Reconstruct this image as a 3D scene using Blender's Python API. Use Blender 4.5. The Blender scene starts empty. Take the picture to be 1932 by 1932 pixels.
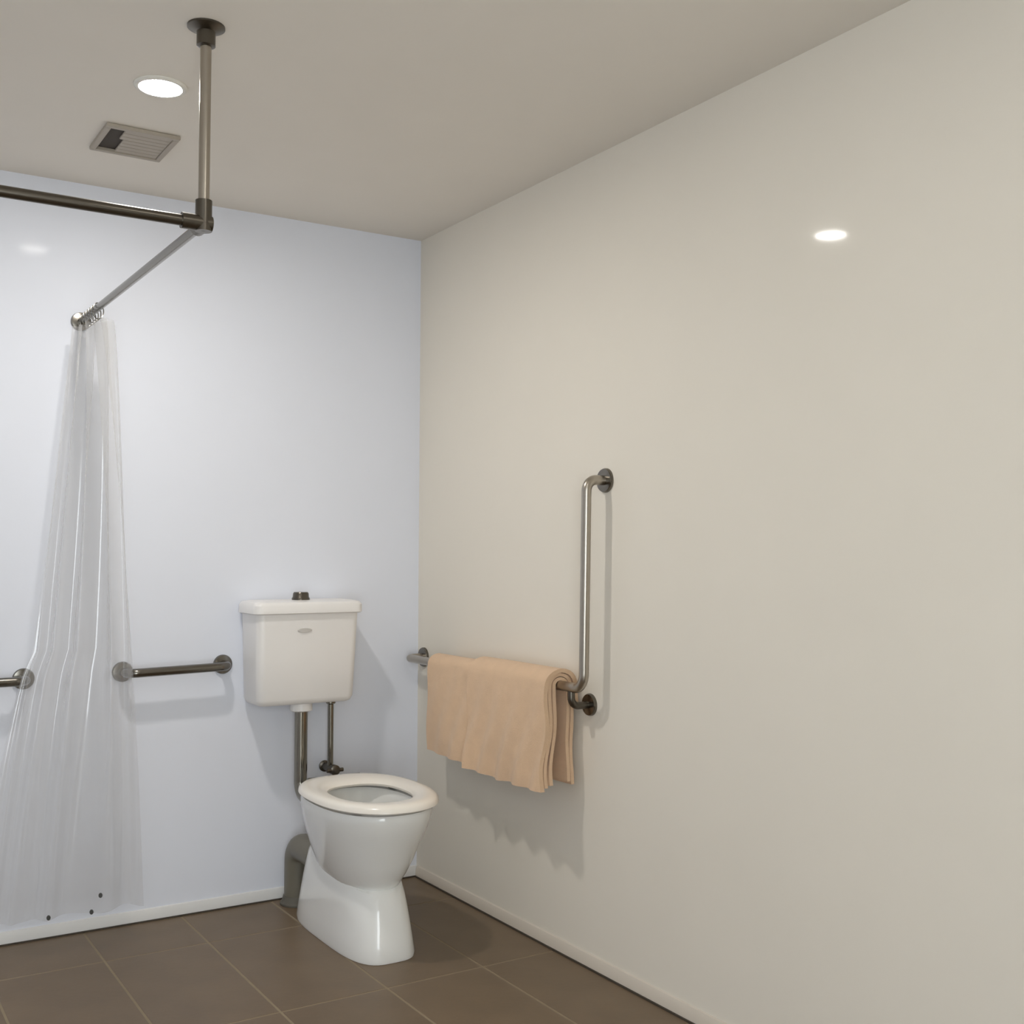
import bpy, bmesh, math, random
from mathutils import Vector, Matrix

# ------------------------------------------------------------------ camera
SC = bpy.context.scene
COL = SC.collection
F_PX, YAW, PITCH, ROLL = 2130.96, 0.5637, 0.0345, 0.0044
CAM = Vector((-1.9894, -3.8064, 1.2173))
fw = Vector((math.sin(YAW)*math.cos(PITCH), math.cos(YAW)*math.cos(PITCH), math.sin(PITCH)))
rt = Vector((math.cos(YAW), -math.sin(YAW), 0))
up = rt.cross(fw)
r2 = rt*math.cos(ROLL) + up*math.sin(ROLL)
u2 = -rt*math.sin(ROLL) + up*math.cos(ROLL)
cd = bpy.data.cameras.new('camera')
cd.sensor_width = 36.0
cd.lens = F_PX/1932*36.0
cd.clip_start = 0.02
co = bpy.data.objects.new('camera', cd)
COL.objects.link(co)
m = Matrix((r2, u2, -fw)).transposed().to_4x4()
m.translation = CAM
co.matrix_world = m
SC.camera = co

# ------------------------------------------------------------------ world, exposure
w = bpy.data.worlds.new('world')
SC.world = w
w.use_nodes = True
w.node_tree.nodes['Background'].inputs[0].default_value = (0.8, 0.9, 1.0, 1)
w.node_tree.nodes['Background'].inputs[1].default_value = 0.3
SC.view_settings.view_transform = 'Standard'
SC.view_settings.look = 'None'
SC.view_settings.gamma = 1
SC.view_settings.use_curve_mapping = False
SC.view_settings.exposure = -0.06
LAMP = 465.0                      # radiance of a downlight lens
P1, P2 = 0.98, 0.17
WCOL = (0.90, 0.97, 1.0)
FILL_GLOW = 7.4                   # radiance of the fill light panel in the made-up door

# ------------------------------------------------------------------ materials
def lin(c):
    def f(v):
        v /= 255.0
        return v/12.92 if v <= 0.04045 else ((v+0.055)/1.055)**2.4
    return (f(c[0]), f(c[1]), f(c[2]), 1)

def mat(name, rgb, rough=0.5, metal=0.0, spec=0.5, var=0.0, scale=8.0, bump=0.0, bscale=200.0,
        coat=0.0, per_object=0.0, sub=0.0, rvar=0.0):
    mt = bpy.data.materials.new(name)
    mt.use_nodes = True
    nt = mt.node_tree
    b = nt.nodes['Principled BSDF']
    b.inputs['Base Color'].default_value = lin(rgb)
    b.inputs['Roughness'].default_value = rough
    b.inputs['Metallic'].default_value = metal
    b.inputs['Specular IOR Level'].default_value = spec
    b.inputs['Coat Weight'].default_value = coat
    b.inputs['Coat Roughness'].default_value = 0.04
    if sub:
        b.inputs['Subsurface Weight'].default_value = sub
        b.inputs['Subsurface Radius'].default_value = (0.01, 0.008, 0.006)
    tc = nt.nodes.new('ShaderNodeTexCoord')
    if var or per_object:
        nz = nt.nodes.new('ShaderNodeTexNoise')
        nz.inputs['Scale'].default_value = scale
        nz.inputs['Detail'].default_value = 6
        nt.links.new(tc.outputs['Object'], nz.inputs['Vector'])
        mr = nt.nodes.new('ShaderNodeMapRange')
        mr.inputs['From Min'].default_value = 0.25
        mr.inputs['From Max'].default_value = 0.75
        mr.inputs['To Min'].default_value = 1-var
        mr.inputs['To Max'].default_value = 1+var
        nt.links.new(nz.outputs['Fac'], mr.inputs['Value'])
        src = mr.outputs['Result']
        if per_object:
            oi = nt.nodes.new('ShaderNodeObjectInfo')
            m2 = nt.nodes.new('ShaderNodeMapRange')
            m2.inputs['To Min'].default_value = 1-per_object
            m2.inputs['To Max'].default_value = 1+per_object
            nt.links.new(oi.outputs['Random'], m2.inputs['Value'])
            ml = nt.nodes.new('ShaderNodeMath')
            ml.operation = 'MULTIPLY'
            nt.links.new(src, ml.inputs[0])
            nt.links.new(m2.outputs['Result'], ml.inputs[1])
            src = ml.outputs[0]
        vm = nt.nodes.new('ShaderNodeVectorMath')
        vm.operation = 'SCALE'
        vm.inputs[0].default_value = lin(rgb)[:3]
        nt.links.new(src, vm.inputs['Scale'])
        nt.links.new(vm.outputs['Vector'], b.inputs['Base Color'])
    if bump:
        n2 = nt.nodes.new('ShaderNodeTexNoise')
        n2.inputs['Scale'].default_value = bscale
        n2.inputs['Detail'].default_value = 3
        nt.links.new(tc.outputs['Object'], n2.inputs['Vector'])
        bp = nt.nodes.new('ShaderNodeBump')
        bp.inputs['Strength'].default_value = bump
        bp.inputs['Distance'].default_value = 0.002
        nt.links.new(n2.outputs['Fac'], bp.inputs['Height'])
        nt.links.new(bp.outputs['Normal'], b.inputs['Normal'])
    return mt

M = {}
M['panel_white'] = mat('white_wall_panel', (236, 239, 248), rough=0.09, spec=0.010, var=0.01, scale=3)
M['panel_cream'] = mat('cream_wall_panel', (238, 231, 218), rough=0.06, spec=0.05, var=0.01, scale=3)
M['ceiling'] = mat('ceiling_paint', (238, 231, 220), rough=0.7, spec=0.2, var=0.01, scale=5)
M['skirt_white'] = mat('white_cove_trim', (232, 231, 229), rough=0.35, var=0.01)
M['skirt_cream'] = mat('cream_cove_trim', (222, 212, 198), rough=0.35, var=0.01)
M['tile'] = mat('brown_floor_tile', (118, 100, 79), rough=0.42, spec=0.4, var=0.10, scale=7, bump=0.15, bscale=60, per_object=0.04)
M['grout'] = mat('floor_grout', (150, 136, 114), rough=0.85, spec=0.2, var=0.06, scale=40, bump=0.2)
M['grout_dark'] = mat('wall_joint_sealant', (70, 62, 52), rough=0.8)
M['steel'] = mat('polished_steel', (122, 118, 111), rough=0.22, metal=1.0, var=0.03, scale=30)
M['steel_dark'] = mat('brushed_steel', (104, 99, 91), rough=0.3, metal=1.0, var=0.04, scale=30)
M['steel_bright'] = mat('satin_steel', (178, 171, 160), rough=0.30, metal=1.0, var=0.03, scale=30)
M['emblem'] = mat('grey_emblem_print', (206, 202, 197), rough=0.4, var=0.02)
M['chrome'] = mat('chrome', (140, 136, 126), rough=0.12, metal=1.0, var=0.02, scale=20)
M['ceramic'] = mat('white_ceramic', (246, 246, 243), rough=0.14, spec=0.5, var=0.01, coat=0.3)
M['cistern'] = mat('white_cistern_plastic', (244, 241, 238), rough=0.3, spec=0.4, var=0.01)
M['seat'] = mat('cream_seat_plastic', (246, 240, 230), rough=0.22, spec=0.5, var=0.01)
M['rubber'] = mat('grey_rubber', (96, 92, 82), rough=0.6, var=0.05)
M['pipe_grey'] = mat('grey_waste_pipe', (118, 113, 100), rough=0.4, var=0.05)
M['vent'] = mat('beige_vent_plastic', (176, 166, 152), rough=0.5, var=0.02)
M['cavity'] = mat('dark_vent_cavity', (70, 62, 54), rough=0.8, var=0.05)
M['trim_white'] = mat('white_lamp_trim', (230, 226, 216), rough=0.4, var=0.01)
M['water'] = mat('bowl_water', (150, 146, 132), rough=0.05, var=0.02)
M['weight'] = mat('grey_hem_weight', (90, 90, 88), rough=0.4, metal=0.6, var=0.05)

# towel: terry cloth with a fine diagonal rib
def towel_mat():
    mt = mat('peach_terry_cloth', (228, 194, 160), rough=0.95, spec=0.1, var=0.04, scale=25, sub=0.0)
    nt = mt.node_tree
    b = nt.nodes['Principled BSDF']
    b.inputs['Sheen Weight'].default_value = 0.25
    b.inputs['Sheen Roughness'].default_value = 0.5
    tc = nt.nodes.new('ShaderNodeTexCoord')
    n1 = nt.nodes.new('ShaderNodeTexNoise')
    n1.inputs['Scale'].default_value = 420
    n1.inputs['Detail'].default_value = 2
    nt.links.new(tc.outputs['Object'], n1.inputs['Vector'])
    bp = nt.nodes.new('ShaderNodeBump')
    bp.inputs['Strength'].default_value = 0.5
    bp.inputs['Distance'].default_value = 0.003
    nt.links.new(n1.outputs['Fac'], bp.inputs['Height'])
    nt.links.new(bp.outputs['Normal'], b.inputs['Normal'])
    return mt
M['towel'] = towel_mat()

def curtain_mat():
    mt = bpy.data.materials.new('translucent_curtain_vinyl')
    mt.use_nodes = True
    nt = mt.node_tree
    nt.nodes.clear()
    out = nt.nodes.new('ShaderNodeOutputMaterial')
    tc = nt.nodes.new('ShaderNodeTexCoord')
    nz = nt.nodes.new('ShaderNodeTexNoise')
    nz.inputs['Scale'].default_value = 6
    nt.links.new(tc.outputs['Object'], nz.inputs['Vector'])
    tr = nt.nodes.new('ShaderNodeBsdfTransparent')
    tr.inputs['Color'].default_value = (0.985, 0.985, 0.985, 1)
    df = nt.nodes.new('ShaderNodeBsdfDiffuse')
    df.inputs['Color'].default_value = lin((246, 245, 244))
    tl = nt.nodes.new('ShaderNodeBsdfTranslucent')
    tl.inputs['Color'].default_value = lin((248, 247, 246))
    mx1 = nt.nodes.new('ShaderNodeMixShader')
    mx1.inputs[0].default_value = 0.45
    nt.links.new(df.outputs[0], mx1.inputs[1])
    nt.links.new(tl.outputs[0], mx1.inputs[2])
    mr = nt.nodes.new('ShaderNodeMapRange')
    mr.inputs['To Min'].default_value = 0.13
    mr.inputs['To Max'].default_value = 0.21
    nt.links.new(nz.outputs['Fac'], mr.inputs['Value'])
    lw = nt.nodes.new('ShaderNodeLayerWeight')      # a sheet seen edge-on is thicker along the view
    lw.inputs['Blend'].default_value = 0.5
    pw = nt.nodes.new('ShaderNodeMath')
    pw.operation = 'POWER'
    pw.inputs[1].default_value = 3.0
    nt.links.new(lw.outputs['Facing'], pw.inputs[0])
    ad = nt.nodes.new('ShaderNodeMath')
    ad.operation = 'MULTIPLY_ADD'
    ad.inputs[1].default_value = 0.45
    nt.links.new(pw.outputs[0], ad.inputs[0])
    nt.links.new(mr.outputs[0], ad.inputs[2])
    mx2 = nt.nodes.new('ShaderNodeMixShader')
    nt.links.new(ad.outputs[0], mx2.inputs[0])
    nt.links.new(tr.outputs[0], mx2.inputs[1])
    nt.links.new(mx1.outputs[0], mx2.inputs[2])
    gl = nt.nodes.new('ShaderNodeBsdfGlossy')
    gl.inputs['Roughness'].default_value = 0.14
    mx3 = nt.nodes.new('ShaderNodeMixShader')
    mx3.inputs[0].default_value = 0.09
    nt.links.new(mx2.outputs[0], mx3.inputs[1])
    nt.links.new(gl.outputs[0], mx3.inputs[2])
    nt.links.new(mx3.outputs[0], out.inputs['Surface'])
    return mt
M['curtain'] = curtain_mat()

def lamp_mat(name, color, strength):
    mt = bpy.data.materials.new(name)
    mt.use_nodes = True
    nt = mt.node_tree
    nt.nodes.clear()
    out = nt.nodes.new('ShaderNodeOutputMaterial')
    em = nt.nodes.new('ShaderNodeEmission')
    em.inputs['Color'].default_value = (*color, 1)
    em.inputs['Strength'].default_value = strength
    nt.links.new(em.outputs[0], out.inputs['Surface'])
    return mt

# ------------------------------------------------------------------ helpers
def obj(name, bm, m_, parent=None, smooth=True, angle=40):
    me = bpy.data.meshes.new(name)
    bmesh.ops.recalc_face_normals(bm, faces=bm.faces)
    bm.to_mesh(me)
    bm.free()
    me.materials.append(M[m_] if isinstance(m_, str) else m_)
    if smooth:
        for p in me.polygons:
            p.use_smooth = True
        me.set_sharp_from_angle(angle=math.radians(angle))
    o = bpy.data.objects.new(name, me)
    COL.objects.link(o)
    if parent:
        o.parent = parent
    return o

def thing(name, label, cat, loc=(0, 0, 0), group=None):
    o = bpy.data.objects.new(name, None)
    COL.objects.link(o)
    o.location = loc
    o.empty_display_size = 0.1
    o['label'] = label
    o['category'] = cat
    if group:
        o['group'] = group
    return o

def box(bm, x0, x1, y0, y1, z0, z1, bev=0.0, seg=2):
    r = bmesh.ops.create_cube(bm, size=1)
    vs = r['verts']
    for v in vs:
        v.co = Vector(((x0+x1)/2+v.co.x*(x1-x0), (y0+y1)/2+v.co.y*(y1-y0), (z0+z1)/2+v.co.z*(z1-z0)))
    if bev:
        es = list({e for v in vs for e in v.link_edges})
        bmesh.ops.bevel(bm, geom=es, offset=bev, segments=seg, affect='EDGES', profile=0.5)

def fillet(pts, rad, n=8):
    P = [Vector(p) for p in pts]
    out = [P[0]]
    for i in range(1, len(P)-1):
        a, b, c = P[i-1], P[i], P[i+1]
        d1, d2 = (a-b).normalized(), (c-b).normalized()
        ang = d1.angle(d2)
        t = min(rad/math.tan(ang/2), (a-b).length*0.49, (c-b).length*0.49)
        r = t*math.tan(ang/2)
        bis = (d1+d2).normalized()
        cen = b + bis*(r/math.sin(ang/2))
        s, e = (b+d1*t)-cen, (b+d2*t)-cen
        for k in range(n+1):
            v = s.slerp(e, k/n).normalized()*r
            out.append(cen+v)
    out.append(P[-1])
    return out

def tube(bm, path, rad, seg=20, cap=True):
    P = [Vector(p) for p in path]
    n = len(P)
    rad = rad if isinstance(rad, (list, tuple)) else [rad]*n
    tang = []
    for i in range(n):
        a = P[max(0, i-1)]
        b = P[min(n-1, i+1)]
        tang.append((b-a).normalized())
    ref = Vector((0, 0, 1)) if abs(tang[0].z) < 0.9 else Vector((1, 0, 0))
    nrm = tang[0].cross(ref).normalized()
    rings = []
    for i in range(n):
        if i:
            q = tang[i-1].rotation_difference(tang[i])
            nrm = (q @ nrm)
        nrm = (nrm - tang[i]*nrm.dot(tang[i])).normalized()
        bn = tang[i].cross(nrm)
        rings.append([bm.verts.new(P[i]+(nrm*math.cos(2*math.pi*k/seg)+bn*math.sin(2*math.pi*k/seg))*rad[i]) for k in range(seg)])
    for i in range(n-1):
        for k in range(seg):
            bm.faces.new((rings[i][k], rings[i][(k+1) % seg], rings[i+1][(k+1) % seg], rings[i+1][k]))
    if cap:
        bm.faces.new(rings[0])
        bm.faces.new(list(reversed(rings[-1])))

def lathe(bm, prof, origin, axis, seg=32):
    """prof: list of (radius, height along axis)"""
    ax = Vector(axis).normalized()
    ref = Vector((0, 0, 1)) if abs(ax.z) < 0.9 else Vector((1, 0, 0))
    a = ax.cross(ref).normalized()
    b = ax.cross(a)
    o = Vector(origin)
    rings = []
    for r, h in prof:
        if r < 1e-6:
            rings.append([bm.verts.new(o+ax*h)])
        else:
            rings.append([bm.verts.new(o+ax*h+(a*math.cos(2*math.pi*k/seg)+b*math.sin(2*math.pi*k/seg))*r) for k in range(seg)])
    for i in range(len(rings)-1):
        A, B = rings[i], rings[i+1]
        for k in range(seg):
            k2 = (k+1) % seg
            if len(A) == 1 and len(B) == 1:
                continue
            if len(A) == 1:
                bm.faces.new((A[0], B[k2], B[k]))
            elif len(B) == 1:
                bm.faces.new((A[k], A[k2], B[0]))
            else:
                bm.faces.new((A[k], A[k2], B[k2], B[k]))

def bridge(bm, rings, closed=True, cap0=True, cap1=True):
    n = len(rings[0])
    for i in range(len(rings)-1):
        for k in range(n if closed else n-1):
            k2 = (k+1) % n
            bm.faces.new((rings[i][k], rings[i][k2], rings[i+1][k2], rings[i+1][k]))
    if cap0:
        bm.faces.new(list(reversed(rings[0])))
    if cap1:
        bm.faces.new(rings[-1])

def flange(parent, pos, axis, r=0.036, t=0.010, m_='steel', name='wall_flange'):
    bm = bmesh.new()
    lathe(bm, [(0, 0), (r, 0), (r, t*0.5), (r*0.93, t), (r*0.5, t*1.25), (0, t*1.25)], pos, axis)
    return obj(name, bm, m_, parent, angle=35)

def struct(name, bm, m_, smooth=False):
    o = obj(name, bm, m_, None, smooth)
    o['kind'] = 'structure'
    return o

# ------------------------------------------------------------------ room shell
XL, YF, H = -2.80, -4.60, 2.40
T = 0.1
def shell(name, x0, x1, y0, y1, z0, z1, m_):
    bm = bmesh.new()
    box(bm, x0, x1, y0, y1, z0, z1)
    return struct(name, bm, m_)
shell('wall_back', XL-T, T, 0, T, -T, H+T, 'panel_white')
shell('wall_right', 0, T, YF-T, 0, -T, H+T, 'panel_cream')
shell('wall_left', XL-T, XL, YF-T, 0, -T, H+T, 'panel_white')
shell('wall_front', XL, 0, YF-T, YF, -T, H+T, 'panel_cream')
shell('ceiling', XL, 0, YF, 0, H, H+T, 'ceiling')
floor = shell('floor', XL, 0, YF, 0, -T, -0.0009, 'grout')

# unseen glazed door added behind the camera to give soft fill light
def fill_light_door():
    x0, x1, z0, z1 = -2.70, -1.70, 0.12, 2.02
    bm = bmesh.new()
    for (a, b, c, d) in ((x0-0.06, x1+0.06, z1, z1+0.08), (x0-0.06, x1+0.06, 0.002, z0), (x0-0.06, x0, z0, z1), (x1, x1+0.06, z0, z1)):
        box(bm, a, b, YF+0.001, YF+0.035, c, d, 0.003, 1)
    dr = struct('door_1', bm, 'trim_white')
    bm = bmesh.new()
    box(bm, x0, x1, YF+0.004, YF+0.012, z0, z1)
    obj('pane', bm, lamp_mat('frosted_pane_daylight', WCOL, FILL_GLOW), dr, False)
    bm = bmesh.new()
    tube(bm, fillet([(x1+0.03, YF+0.036, 1.0), (x1+0.03, YF+0.085, 1.0), (x1-0.09, YF+0.085, 1.0)], 0.02, 6), 0.009, 14)
    obj('door_handle', bm, 'steel', dr)
fill_light_door()

# floor tiles: one object each, 0.31 m pitch, 5 mm grout joints
PITCH_T, J = 0.310, 0.006
random.seed(4)
tile_meshes = {}
def tile_mesh(w_, d_):
    key = (round(w_, 3), round(d_, 3))
    if key not in tile_meshes:
        bm = bmesh.new()
        box(bm, -w_/2, w_/2, -d_/2, d_/2, -0.008, 0.0, 0.0012, 1)
        bmesh.ops.recalc_face_normals(bm, faces=bm.faces)
        me = bpy.data.meshes.new('tile')
        bm.to_mesh(me)
        bm.free()
        me.materials.append(M['tile'])
        tile_meshes[key] = me
    return tile_meshes[key]
xs = [-0.010]
x = -0.265
while x > XL:
    xs.append(x)
    x -= PITCH_T
xs.append(XL)
ys = [-0.010]
y = -0.31
while y > YF:
    ys.append(y)
    y -= 2*PITCH_T
ys.append(YF)
for i in range(len(xs)-1):
    for j in range(len(ys)-1):
        w_, d_ = xs[i]-xs[i+1]-J, ys[j]-ys[j+1]-J
        if w_ < 0.02 or d_ < 0.02:
            continue
        o = bpy.data.objects.new('tile', tile_mesh(w_, d_))
        COL.objects.link(o)
        o.parent = floor
        o.location = ((xs[i]+xs[i+1])/2, (ys[j]+ys[j+1])/2, 0.0)

# low cove trims along the walls, with a thin dark strip under them
def cove(name, along, m_):
    bm = bmesh.new()
    prof = [(0.0, 0.004), (0.011, 0.004), (0.011, 0.008), (0.0085, 0.028), (0.005, 0.038), (0.0, 0.040)]
    if along == 'x':
        a = [bm.verts.new((XL, -d, z)) for d, z in prof]
        b = [bm.verts.new((0, -d, z)) for d, z in prof]
    elif along == 'y':
        a = [bm.verts.new((-d, YF, z)) for d, z in prof]
        b = [bm.verts.new((-d, -0.011, z)) for d, z in prof]
    bridge(bm, [a, b])
    return struct(name, bm, m_, True)
bb = cove('baseboard_back', 'x', 'skirt_white')
br = cove('baseboard_right', 'y', 'skirt_cream')
bm = bmesh.new(); box(bm, XL, -0.001, -0.016, -0.001, -0.001, 0.0045); obj('sealant_joint', bm, 'grout_dark', bb, False)
bm = bmesh.new(); box(bm, -0.016, -0.001, YF, -0.016, -0.001, 0.0045); obj('sealant_joint', bm, 'grout_dark', br, False)

# ------------------------------------------------------------------ ceiling downlights
LAMP_COLOR = (1.0, 0.968, 0.915)
def downlight(x, y, label, power=1.0):
    LM = lamp_mat('downlight_glow', LAMP_COLOR, LAMP*power)
    t = thing('downlight', label, 'downlight', (x, y, H), 'recessed ceiling downlights')
    bm = bmesh.new()
    lathe(bm, [(0.052, 0.0), (0.066, 0.0), (0.066, 0.003), (0.062, 0.007), (0.054, 0.007), (0.052, 0.004), (0.052, 0.0)], (0, 0, 0), (0, 0, -1), 40)
    obj('trim_ring', bm, 'trim_white', t)
    bm = bmesh.new()
    lathe(bm, [(0.0515, 0.001), (0.0515, 0.004), (0.035, 0.0055), (0, 0.006)], (0, 0, 0), (0, 0, -1), 40)
    obj('lens', bm, LM, t)
    return t
downlight(-1.232, -0.920, 'round lit ceiling downlight next to the beige exhaust vent', P1)
downlight(-1.060, -2.450, 'round lit ceiling downlight over the middle of the room', P2)

# ------------------------------------------------------------------ exhaust vent
vt = thing('exhaust_vent', 'small beige square exhaust vent with a dark gap on the ceiling', 'vent', (-1.19, -0.485, H))
VX, VY = 0.102, 0.112
bm = bmesh.new()
FR = 0.016
for (a, b, c, d) in ((-VX, VX, VY-FR, VY), (-VX, VX, -VY, -VY+FR), (-VX, -VX+FR, -VY+FR, VY-FR), (VX-FR, VX, -VY+FR, VY-FR)):
    box(bm, a, b, c, d, -0.012, -0.0005, 0.002, 1)
obj('frame', bm, 'vent', vt, True)
bm = bmesh.new(); box(bm, -VX+FR, VX-FR, -VY+FR, VY-FR, -0.002, -0.0008); obj('cavity', bm, 'cavity', vt, False)  # flat dark sheet: shade of the open gap put into its colour
for k in range(7):
    yy = -VY+FR+0.0137+k*0.0274
    bm = bmesh.new()
    x0 = -VX+FR+(0.052 if k > 2 else 0.040)
    box(bm, x0, VX-FR, yy-0.0128, yy+0.0128, -0.0085, -0.0022, 0.0015, 1)
    obj('slat', bm, 'vent', vt, False)

# ------------------------------------------------------------------ shower curtain rail
RX, RY, RZ = -1.234, -1.308, 1.950
rl = thing('shower_rail', 'steel right-angled shower curtain rail hung from the ceiling on a pole', 'curtain rail', (RX, RY, RZ))
bm = bmesh.new(); tube(bm, [(0, 0, 0.02), (0, 0, H-RZ-0.004)], 0.0125, 24); obj('pole', bm, 'steel_bright', rl)
bm = bmesh.new(); lathe(bm, [(0, 0), (0.042, 0), (0.042, 0.004), (0.030, 0.010), (0.021, 0.014), (0.021, 0.045), (0.0126, 0.048), (0, 0.048)], (0, 0, H-RZ), (0, 0, -1)); obj('ceiling_flange', bm, 'steel_dark', rl)
bm = bmesh.new(); tube(bm, [(0, 0, 0), (XL-RX+0.002, 0, 0)], 0.0125, 24); obj('long_tube', bm, 'steel_dark', rl)
bm = bmesh.new(); tube(bm, [(0, 0, 0), (0, -RY-0.002, 0)], 0.0110, 24); obj('short_tube', bm, 'steel', rl)
bm = bmesh.new()
tube(bm, [(0, 0, -0.018), (0, 0, 0.052)], 0.0185, 24)
tube(bm, [(0.018, 0, 0), (-0.050, 0, 0)], 0.0180, 24)
tube(bm, [(0, 0, 0), (0, 0.045, 0)], 0.0180, 24)
bmesh.ops.create_uvsphere(bm, u_segments=20, v_segments=12, radius=0.0188)
obj('corner_joint', bm, 'steel_dark', rl)
flange(rl, (0, -RY, 0), (0, -1, 0), 0.030)
flange(rl, (XL-RX, 0, 0), (1, 0, 0), 0.030)

# ------------------------------------------------------------------ shower curtain
ct = thing('shower_curtain', 'translucent white shower curtain gathered against the white wall', 'shower curtain', (RX, -0.14, 0.12))
def curtain_point(s, t):
    """s 0..1 from the room edge to the shower edge, t 0..1 top to bottom"""
    z = 1.918 - t*(1.918-0.125) - 0.02*s*t
    fl = t**1.25
    x0 = -1.205 + 0.140*t**0.75
    y0 = -0.270 + 0.045*t
    k = max(0.0, (t-0.56)/0.44)
    x1 = -1.268 - 0.125*min(1, t/0.6) - 0.150*k**0.8
    y1 = -0.075 - 0.075*min(1, t*1.5)
    px = x0+(x1-x0)*s
    py = y0+(y1-y0)*s
    d = Vector((x1-x0, y1-y0)).normalized()
    nx, ny = -d.y, d.x
    amp = (0.030-0.004*t)*(0.55+0.45*math.sin(3.1*s+1.0))
    ph = 2*math.pi*(4.6*s+0.25*math.sin(6*s+1.3*t)) + 0.7*math.sin(2.2*t+4*s)
    off = amp*math.sin(ph)+0.006*math.sin(1.7*ph+1.7+t)*(0.4+0.6*t)
    sh = 0.010*math.cos(ph)*(1-t)
    px += nx*off+d.x*sh
    py += ny*off+d.y*sh
    py = min(py, -0.012)
    return Vector((px, py, z))
NS, NT = 260, 70
bm = bmesh.new()
g = [[bm.verts.new(curtain_point(i/NS, j/NT)-Vector((RX, -0.14, 0.12))) for i in range(NS+1)] for j in range(NT+1)]
for j in range(NT):
    for i in range(NS):
        bm.faces.new((g[j][i], g[j][i+1], g[j+1][i+1], g[j+1][i]))
cloth = obj('curtain_sheet', bm, 'curtain', ct, True, 80)
for k in range(6):
    p = curtain_point((k+0.5)/6.0, 0)
    yy = -0.255 + k*0.036
    bm = bmesh.new()
    pts = []
    for a in range(25):
        an = 2*math.pi*a/24
        pts.append((0+0.017*math.sin(an), 0.004*math.sin(an), -0.010+0.0245*math.cos(an)))
    tube(bm, pts, 0.0016, 8)
    r_ = obj('curtain_ring', bm, 'steel', ct)
    r_.location = (0, yy+0.14, RZ-0.12)
for (xx, zz, ss) in ((-1.160, 0.178, 0.26), (-1.176, 0.128, 0.31), (-1.275, 0.135, 0.56)):  # small dark grey discs low on the curtain
    p = curtain_point(ss, min(0.998, (1.918-zz)/(1.918-0.125)))
    bm = bmesh.new()
    lathe(bm, [(0, -0.002), (0.005, -0.002), (0.006, 0), (0.005, 0.002), (0, 0.002)], p-Vector((RX, -0.14, 0.12))+Vector((0, -0.003, 0)), (-0.4, -1, 0), 16)
    for v in bm.verts:                      # flattened drop shape
        c0 = p.z-0.12
        v.co.z = c0+(v.co.z-c0)*1.3
    obj('hem_weight', bm, 'weight', ct)

# ------------------------------------------------------------------ grab rails
def grab_rail(label, wall_pts, origin, group=None, m_='steel'):
    t = thing('grab_rail', label, 'grab rail', origin, group)
    o = Vector(origin)
    bm = bmesh.new()
    tube(bm, fillet([Vector(p)-o for p in wall_pts], 0.045, 10), 0.0145, 24)
    obj('bar', bm, m_, t)
    return t
GO = 0.075
# short horizontal rail between curtain and cistern
g1 = grab_rail('short horizontal steel grab rail beside the toilet cistern', [(-1.085, -0.004, 0.818), (-1.085, -GO, 0.818), (-0.752, -GO, 0.826), (-0.752, -0.004, 0.826)], (-0.92, 0, 0.82), 'horizontal steel grab rails on the white wall')
flange(g1, (-1.085+0.92, 0, -0.002), (0, -1, 0), 0.033)
flange(g1, (-0.752+0.92, 0, 0.006), (0, -1, 0), 0.033)
# shower rail, left of the curtain
g2 = grab_rail('horizontal steel grab rail inside the shower on the white wall', [(-2.15, -0.004, 0.810), (-2.15, -GO, 0.810), (-1.385, -GO, 0.812), (-1.385, -0.004, 0.812)], (-1.76, 0, 0.81), 'horizontal steel grab rails on the white wall')
flange(g2, (-2.15+1.76, 0, 0), (0, -1, 0), 0.033)
flange(g2, (-1.385+1.76, 0, 0.002), (0, -1, 0), 0.033)
# L-shaped rail on the cream wall
GX, GZ, GYE, GZT = -0.070, 0.820, -1.160, 1.424
g3 = grab_rail('L-shaped steel grab rail on the cream wall with a towel over it', [(-0.004, -0.050, GZ), (GX, -0.050, GZ), (GX, GYE, GZ), (GX, GYE-0.012, GZT), (-0.004, GYE-0.012, GZT)], (0, -0.6, GZ), None, 'steel_bright')
flange(g3, (0, -0.050+0.6, 0), (-1, 0, 0), 0.036)
flange(g3, (0, GYE-0.012+0.6, GZT-GZ), (-1, 0, 0), 0.036)
bm = bmesh.new()
tube(bm, fillet([(GX, GYE+0.062+0.6, 0), (GX, GYE+0.062+0.6, -0.055), (-0.004, GYE+0.062+0.6, -0.055)], 0.025, 8), 0.011, 20)
obj('bracket', bm, 'steel_dark', g3)
flange(g3, (0, GYE+0.062+0.6, -0.055), (-1, 0, 0), 0.033)

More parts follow.
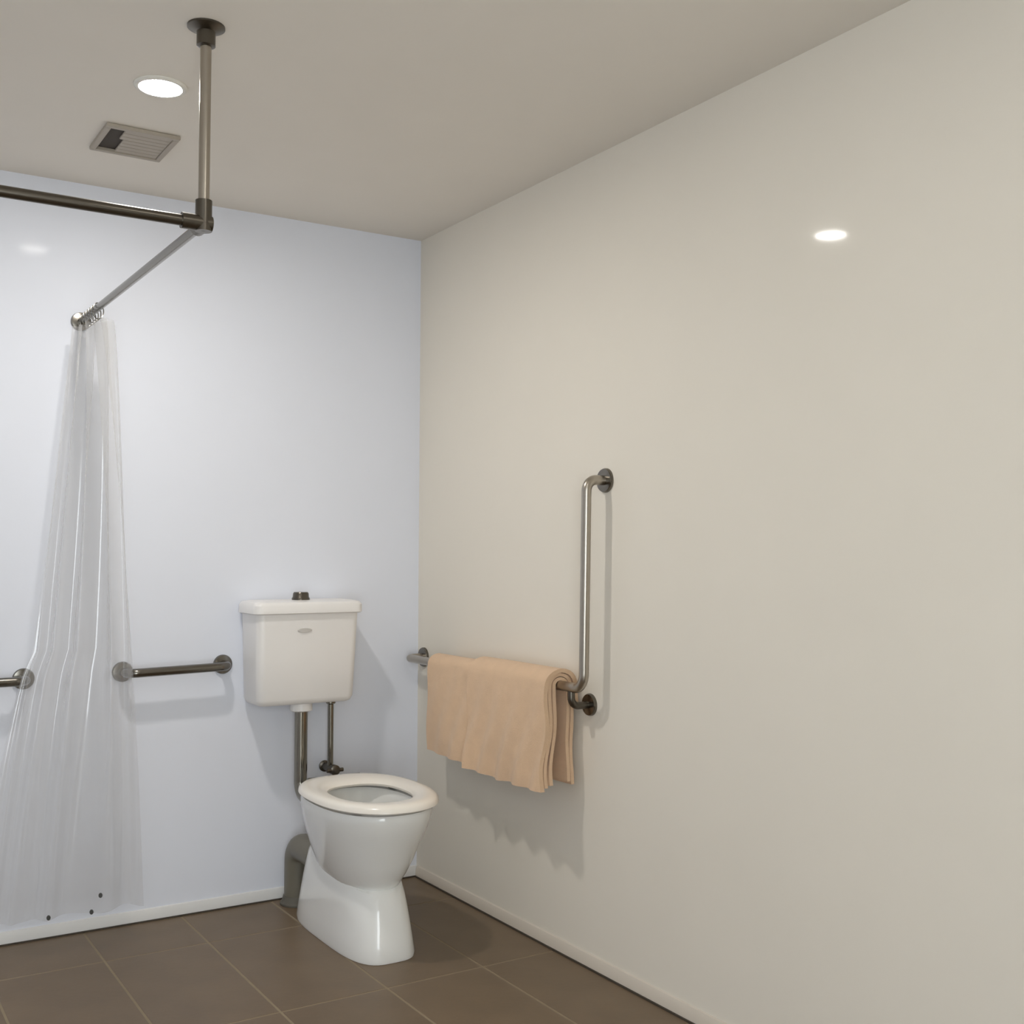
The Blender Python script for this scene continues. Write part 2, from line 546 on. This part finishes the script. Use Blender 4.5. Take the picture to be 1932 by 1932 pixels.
# ------------------------------------------------------------------ towel over the rail
TY0, TY1 = -0.292, -1.045
tw = thing('bath_towel', 'peach beige bath towel folded over the L-shaped grab rail', 'towel', (GX, (TY0+TY1)/2, GZ))
to = Vector((GX, (TY0+TY1)/2, GZ))
def towel_layer(name, r_in, thick, drop_f, drop_b, bulge, seed, y0=TY0, y1=TY1):
    """a folded cloth layer hanging in an inverted U over the bar; cross-section swept along y"""
    rnd = random.Random(seed)
    NY = 90
    bm = bmesh.new()
    rings = []
    def prof(r, u, ys_):
        # u: 0 front hem -> 1 back hem, returns (dx, dz)
        pass
    for j in range(NY+1):
        v = j/NY
        yy = y0+(y1-y0)*v
        ring = []
        outer, inner = [], []
        wob = 0.004*math.sin(7*v+seed)+0.002*math.sin(17*v+2*seed)
        for side in (0, 1):
            r = r_in+(thick if side == 0 else 0)
            pts = []
            n1, n2 = 16, 12
            for k in range(n1+1):       # front, from hem up
                q = k/n1
                zz = -drop_f*(1-q)
                hang = (1-q)
                gv = (TY0-yy)/(TY0-TY1)
                dia = math.sin(2*math.pi*(7.0*gv+1.3*hang)+1.1)*0.0085*hang**0.8*min(1, 1.5*gv+0.35)
                fold = 0.007*math.sin(2*math.pi*(1.7*gv-0.4*hang)+0.6)*hang
                dx = -(r+bulge*hang**0.7+dia+fold)
                zz += (wob*0.8+0.022*(v-0.5)*0)*hang
                pts.append((dx, zz))
            for k in range(1, n2):      # over the bar
                an = math.pi*k/n2
                pts.append((-r*math.cos(an), r*math.sin(an)*0.85))
            for k in range(n1+1):       # back, down to hem
                q = k/n1
                pts.append((min(r+0.004*q, 0.062), -drop_b*q+wob*0.5*q))
            if side == 0:
                outer = pts
            else:
                inner = pts
        # round the hems a little
        loop = outer+list(reversed(inner))
        e = 0.0
        if j in (0, NY):
            e = 0.0
        for (dx, dz) in loop:
            ring.append(bm.verts.new((dx, yy-to.y+0.004*math.sin(30*dz+seed)*(1 if j in (0, NY) else 1), dz)))
        rings.append(ring)
    bridge(bm, rings, True, False, False)
    # end caps as quad strips between outer and inner
    n = len(rings[0])//2
    for ring in (rings[0], rings[-1]):
        for k in range(n-1):
            bm.faces.new((ring[k], ring[k+1], ring[2*n-2-k], ring[2*n-1-k]))
    return obj(name, bm, 'towel', tw, True, 60)
towel_layer('inner_layer', 0.0175, 0.011, 0.292, 0.285, 0.006, 0.4)
towel_layer('outer_layer', 0.0315, 0.011, 0.300, 0.296, 0.010, 1.1)
towel_layer('front_fold', 0.0450, 0.014, 0.308, 0.06, 0.013, 2.0, -0.600, TY1-0.004)

# ------------------------------------------------------------------ toilet
TX = -0.472
tl = thing('toilet', 'white close-to-wall toilet with open seat ring and raised cistern', 'toilet', (TX, -0.5, 0))
tb = Vector((TX, -0.5, 0))
def sect(bm, z, yb, yf, hw, n=2.3, tilt=0.0, N=48, back_sq=3.2, xo=0.0):
    cy = (yb+yf)/2
    L = (yb-yf)/2
    out = []
    for k in range(N):
        a = 2*math.pi*k/N
        c, s = math.cos(a), math.sin(a)
        e = n if s < 0 else back_sq
        xx = hw*math.copysign(abs(c)**(2/e), c)
        yy = L*math.copysign(abs(s)**(2/e), s)
        out.append(bm.verts.new((xx+xo, cy+yy+0.5, z+tilt*yy)))
    return out
pan = bmesh.new()
# bowl with an open hollow
R = [sect(pan, 0.165, -0.40, -0.660, 0.070),
     sect(pan, 0.195, -0.37, -0.700, 0.092),
     sect(pan, 0.235, -0.34, -0.730, 0.112),
     sect(pan, 0.280, -0.32, -0.757, 0.131, back_sq=2.8),
     sect(pan, 0.330, -0.305, -0.776, 0.149, back_sq=2.6),
     sect(pan, 0.380, -0.297, -0.808, 0.165, back_sq=2.5),
     sect(pan, 0.415, -0.294, -0.822, 0.172, back_sq=2.5),
     sect(pan, 0.436, -0.294, -0.826, 0.174, back_sq=2.5),
     sect(pan, 0.443, -0.298, -0.822, 0.170, back_sq=2.5),
     sect(pan, 0.443, -0.380, -0.780, 0.132, back_sq=2.3),
     sect(pan, 0.434, -0.386, -0.774, 0.127, back_sq=2.3),
     sect(pan, 0.380, -0.400, -0.745, 0.118, back_sq=2.3),
     sect(pan, 0.300, -0.430, -0.670, 0.080, back_sq=2.3),
     sect(pan, 0.255, -0.460, -0.610, 0.050, back_sq=2.3)]
bridge(pan, R)
pan_o = obj('bowl', pan, 'ceramic', tl, True, 50)
# water in the bowl
bm = bmesh.new()
w0 = sect(bm, 0.290, -0.438, -0.658, 0.073, back_sq=2.3)
w1 = sect(bm, 0.286, -0.438, -0.658, 0.070, back_sq=2.3)
bridge(bm, [w1, w0])
obj('water', bm, 'water', pan_o)
# pedestal foot flaring to the floor
ped = bmesh.new()
R = [sect(ped, 0.001, -0.165, -0.770, 0.111, 3.4, 0.0),
     sect(ped, 0.012, -0.163, -0.772, 0.113, 3.4, 0.0),
     sect(ped, 0.060, -0.178, -0.764, 0.110, 3.2, 0.02),
     sect(ped, 0.110, -0.198, -0.756, 0.107, 3.0, 0.06),
     sect(ped, 0.160, -0.222, -0.746, 0.104, 2.8, 0.11),
     sect(ped, 0.205, -0.250, -0.734, 0.101, 2.6, 0.17),
     sect(ped, 0.232, -0.278, -0.722, 0.096, 2.5, 0.20),
     sect(ped, 0.238, -0.310, -0.680, 0.070, 2.4, 0.20)]
bridge(ped, R)
obj('pedestal', ped, 'ceramic', tl, True, 50)
# seat ring
def ring_section(bm, o_, i_, prof):
    rings = []
    for (f, z) in prof:          # f 0 outer .. 1 inner
        rings.append(sect(bm, z, o_[0]+(i_[0]-o_[0])*f, o_[1]+(i_[1]-o_[1])*f, o_[2]+(i_[2]-o_[2])*f, 2.2, 0, 64, 2.6))
    rings.append(rings[0])
    n = len(rings[0])
    for i in range(len(rings)-1):
        for k in range(n):
            k2 = (k+1) % n
            bm.faces.new((rings[i][k], rings[i][k2], rings[i+1][k2], rings[i+1][k]))
bm = bmesh.new()
ring_section(bm, (-0.303, -0.858, 0.187), (-0.436, -0.752, 0.117),
             [(0.0, 0.458), (0.02, 0.468), (0.12, 0.476), (0.35, 0.479), (0.7, 0.476), (0.93, 0.470), (1.0, 0.463), (0.97, 0.456), (0.85, 0.453), (0.5, 0.452), (0.12, 0.452)])
seat = obj('seat', bm, 'seat', tl, True, 50)
for (sx, yy) in ((-0.135, -0.47), (0.135, -0.47), (-0.110, -0.735), (0.110, -0.735)):
    bm = bmesh.new()
    box(bm, sx-0.012, sx+0.012, yy+0.5-0.008, yy+0.5+0.008, 0.4449, 0.4535, 0.002, 1)
    obj('buffer', bm, 'rubber', seat)
for sx in (-0.07, 0.07):
    bm = bmesh.new()
    tube(bm, [(sx-0.022, 0.190, 0.462), (sx+0.022, 0.190, 0.462)], 0.011, 16)
    box(bm, sx-0.010, sx+0.010, 0.180, 0.200, 0.440, 0.462, 0.002, 1)
    obj('hinge', bm, 'chrome', seat)

# cistern: body, lid, flush button, emblem
CXO = -0.037
cis = bmesh.new()
def rrect(bm, z, x0, x1, y0, y1, r, N=5):
    out = []
    for (cx, cy, a0) in ((x1-r, y1-r, 0), (x0+r, y1-r, 90), (x0+r, y0+r, 180), (x1-r, y0+r, 270)):
        for k in range(N+1):
            a = math.radians(a0+90*k/N)
            out.append(bm.verts.new((cx+r*math.cos(a)+CXO, cy+r*math.sin(a)+0.5, z)))
    return out
R = [rrect(cis, 0.692, -0.158, 0.158, -0.150, -0.012, 0.020),
     rrect(cis, 0.697, -0.168, 0.168, -0.160, -0.006, 0.025),
     rrect(cis, 0.712, -0.175, 0.175, -0.168, -0.003, 0.028),
     rrect(cis, 0.860, -0.180, 0.180, -0.176, -0.003, 0.028),
     rrect(cis, 1.004, -0.185, 0.185, -0.182, -0.003, 0.028)]
bridge(cis, R)
cis_o = obj('cistern', cis, 'cistern', tl, True, 50)
lid = bmesh.new()
R = [rrect(lid, 1.001, -0.193, 0.193, -0.190, -0.002, 0.030),
     rrect(lid, 1.004, -0.197, 0.197, -0.194, -0.002, 0.030),
     rrect(lid, 1.030, -0.197, 0.197, -0.194, -0.002, 0.030),
     rrect(lid, 1.040, -0.190, 0.190, -0.187, -0.005, 0.028),
     rrect(lid, 1.045, -0.170, 0.170, -0.160, -0.020, 0.024)]
bridge(lid, R)
obj('lid', lid, 'cistern', cis_o, True, 40)
bm = bmesh.new()
lathe(bm, [(0, 0.0), (0.031, 0.0), (0.031, 0.006), (0.028, 0.010), (0.027, 0.022), (0.024, 0.027), (0, 0.028)], (CXO, 0.5-0.095, 1.0445), (0, 0, 1))
obj('flush_button', bm, 'steel_dark', cis_o)
bm = bmesh.new()
lathe(bm, [(0, 0), (0.026, 0), (0.026, 0.0015), (0.024, 0.003), (0, 0.003)], (0, 0, 0), (0, -1, 0), 32)
for v in bm.verts:
    v.co = Vector((v.co.x+CXO-0.018, v.co.y+0.5-0.1797, v.co.z*0.30+0.945))
obj('emblem', bm, 'emblem', cis_o)

# flush pipe and collar
bm = bmesh.new()
FXO = -0.031
path = fillet([(FXO, 0.5-0.095, 0.70), (FXO, 0.5-0.095, 0.375), (FXO, 0.5-0.320, 0.375)], 0.045, 10)
tube(bm, path, 0.0225, 24)
fp = obj('flush_pipe', bm, 'chrome', tl)
bm = bmesh.new()
lathe(bm, [(0, 0), (0.036, 0), (0.038, 0.004), (0.038, 0.030), (0.030, 0.034), (0, 0.034)], (FXO, 0.5-0.095, 0.694), (0, 0, -1))
obj('collar', bm, 'cistern', fp)
bm = bmesh.new()
lathe(bm, [(0, 0), (0.034, 0), (0.036, 0.006), (0.033, 0.024), (0.028, 0.030), (0, 0.030)], (FXO, 0.5-0.305, 0.375), (0, 1, 0))
obj('rubber_boot', bm, 'rubber', fp)
# thin water inlet pipe and stop valve
IX = 0.096
bm = bmesh.new()
tube(bm, [(IX, 0.5-0.055, 0.70), (IX, 0.5-0.055, 0.455)], 0.0105, 20)
ip = obj('inlet_pipe', bm, 'chrome', tl)
bm = bmesh.new()
lathe(bm, [(0, 0), (0.017, 0), (0.017, 0.022), (0.012, 0.026), (0, 0.026)], (IX, 0.5-0.055, 0.697), (0, 0, -1))
obj('nut', bm, 'chrome', ip)
bm = bmesh.new()
lathe(bm, [(0, 0), (0.020, 0), (0.020, 0.005), (0.013, 0.009), (0.013, 0.078), (0.018, 0.080), (0.018, 0.100), (0.012, 0.104), (0, 0.104)], (IX, 0.498, 0.445), (0, -1, 0))
tube(bm, [(IX-0.03, 0.402, 0.445), (IX+0.03, 0.402, 0.445)], 0.007, 12)
obj('stop_valve', bm, 'steel_dark', ip)
# waste pipe behind the pan
bm = bmesh.new()
tube(bm, fillet([(-0.031, 0.5-0.265, 0.20), (-0.031, 0.5-0.080, 0.20), (-0.031, 0.5-0.080, 0.002)], 0.055, 10), 0.046, 28)
wp = obj('waste_pipe', bm, 'pipe_grey', tl)
bm = bmesh.new()
lathe(bm, [(0, 0), (0.060, 0), (0.060, 0.006), (0.054, 0.012), (0.048, 0.030), (0, 0.030)], (-0.031, 0.5-0.080, 0.001), (0, 0, 1))
obj('floor_collar', bm, 'rubber', wp)
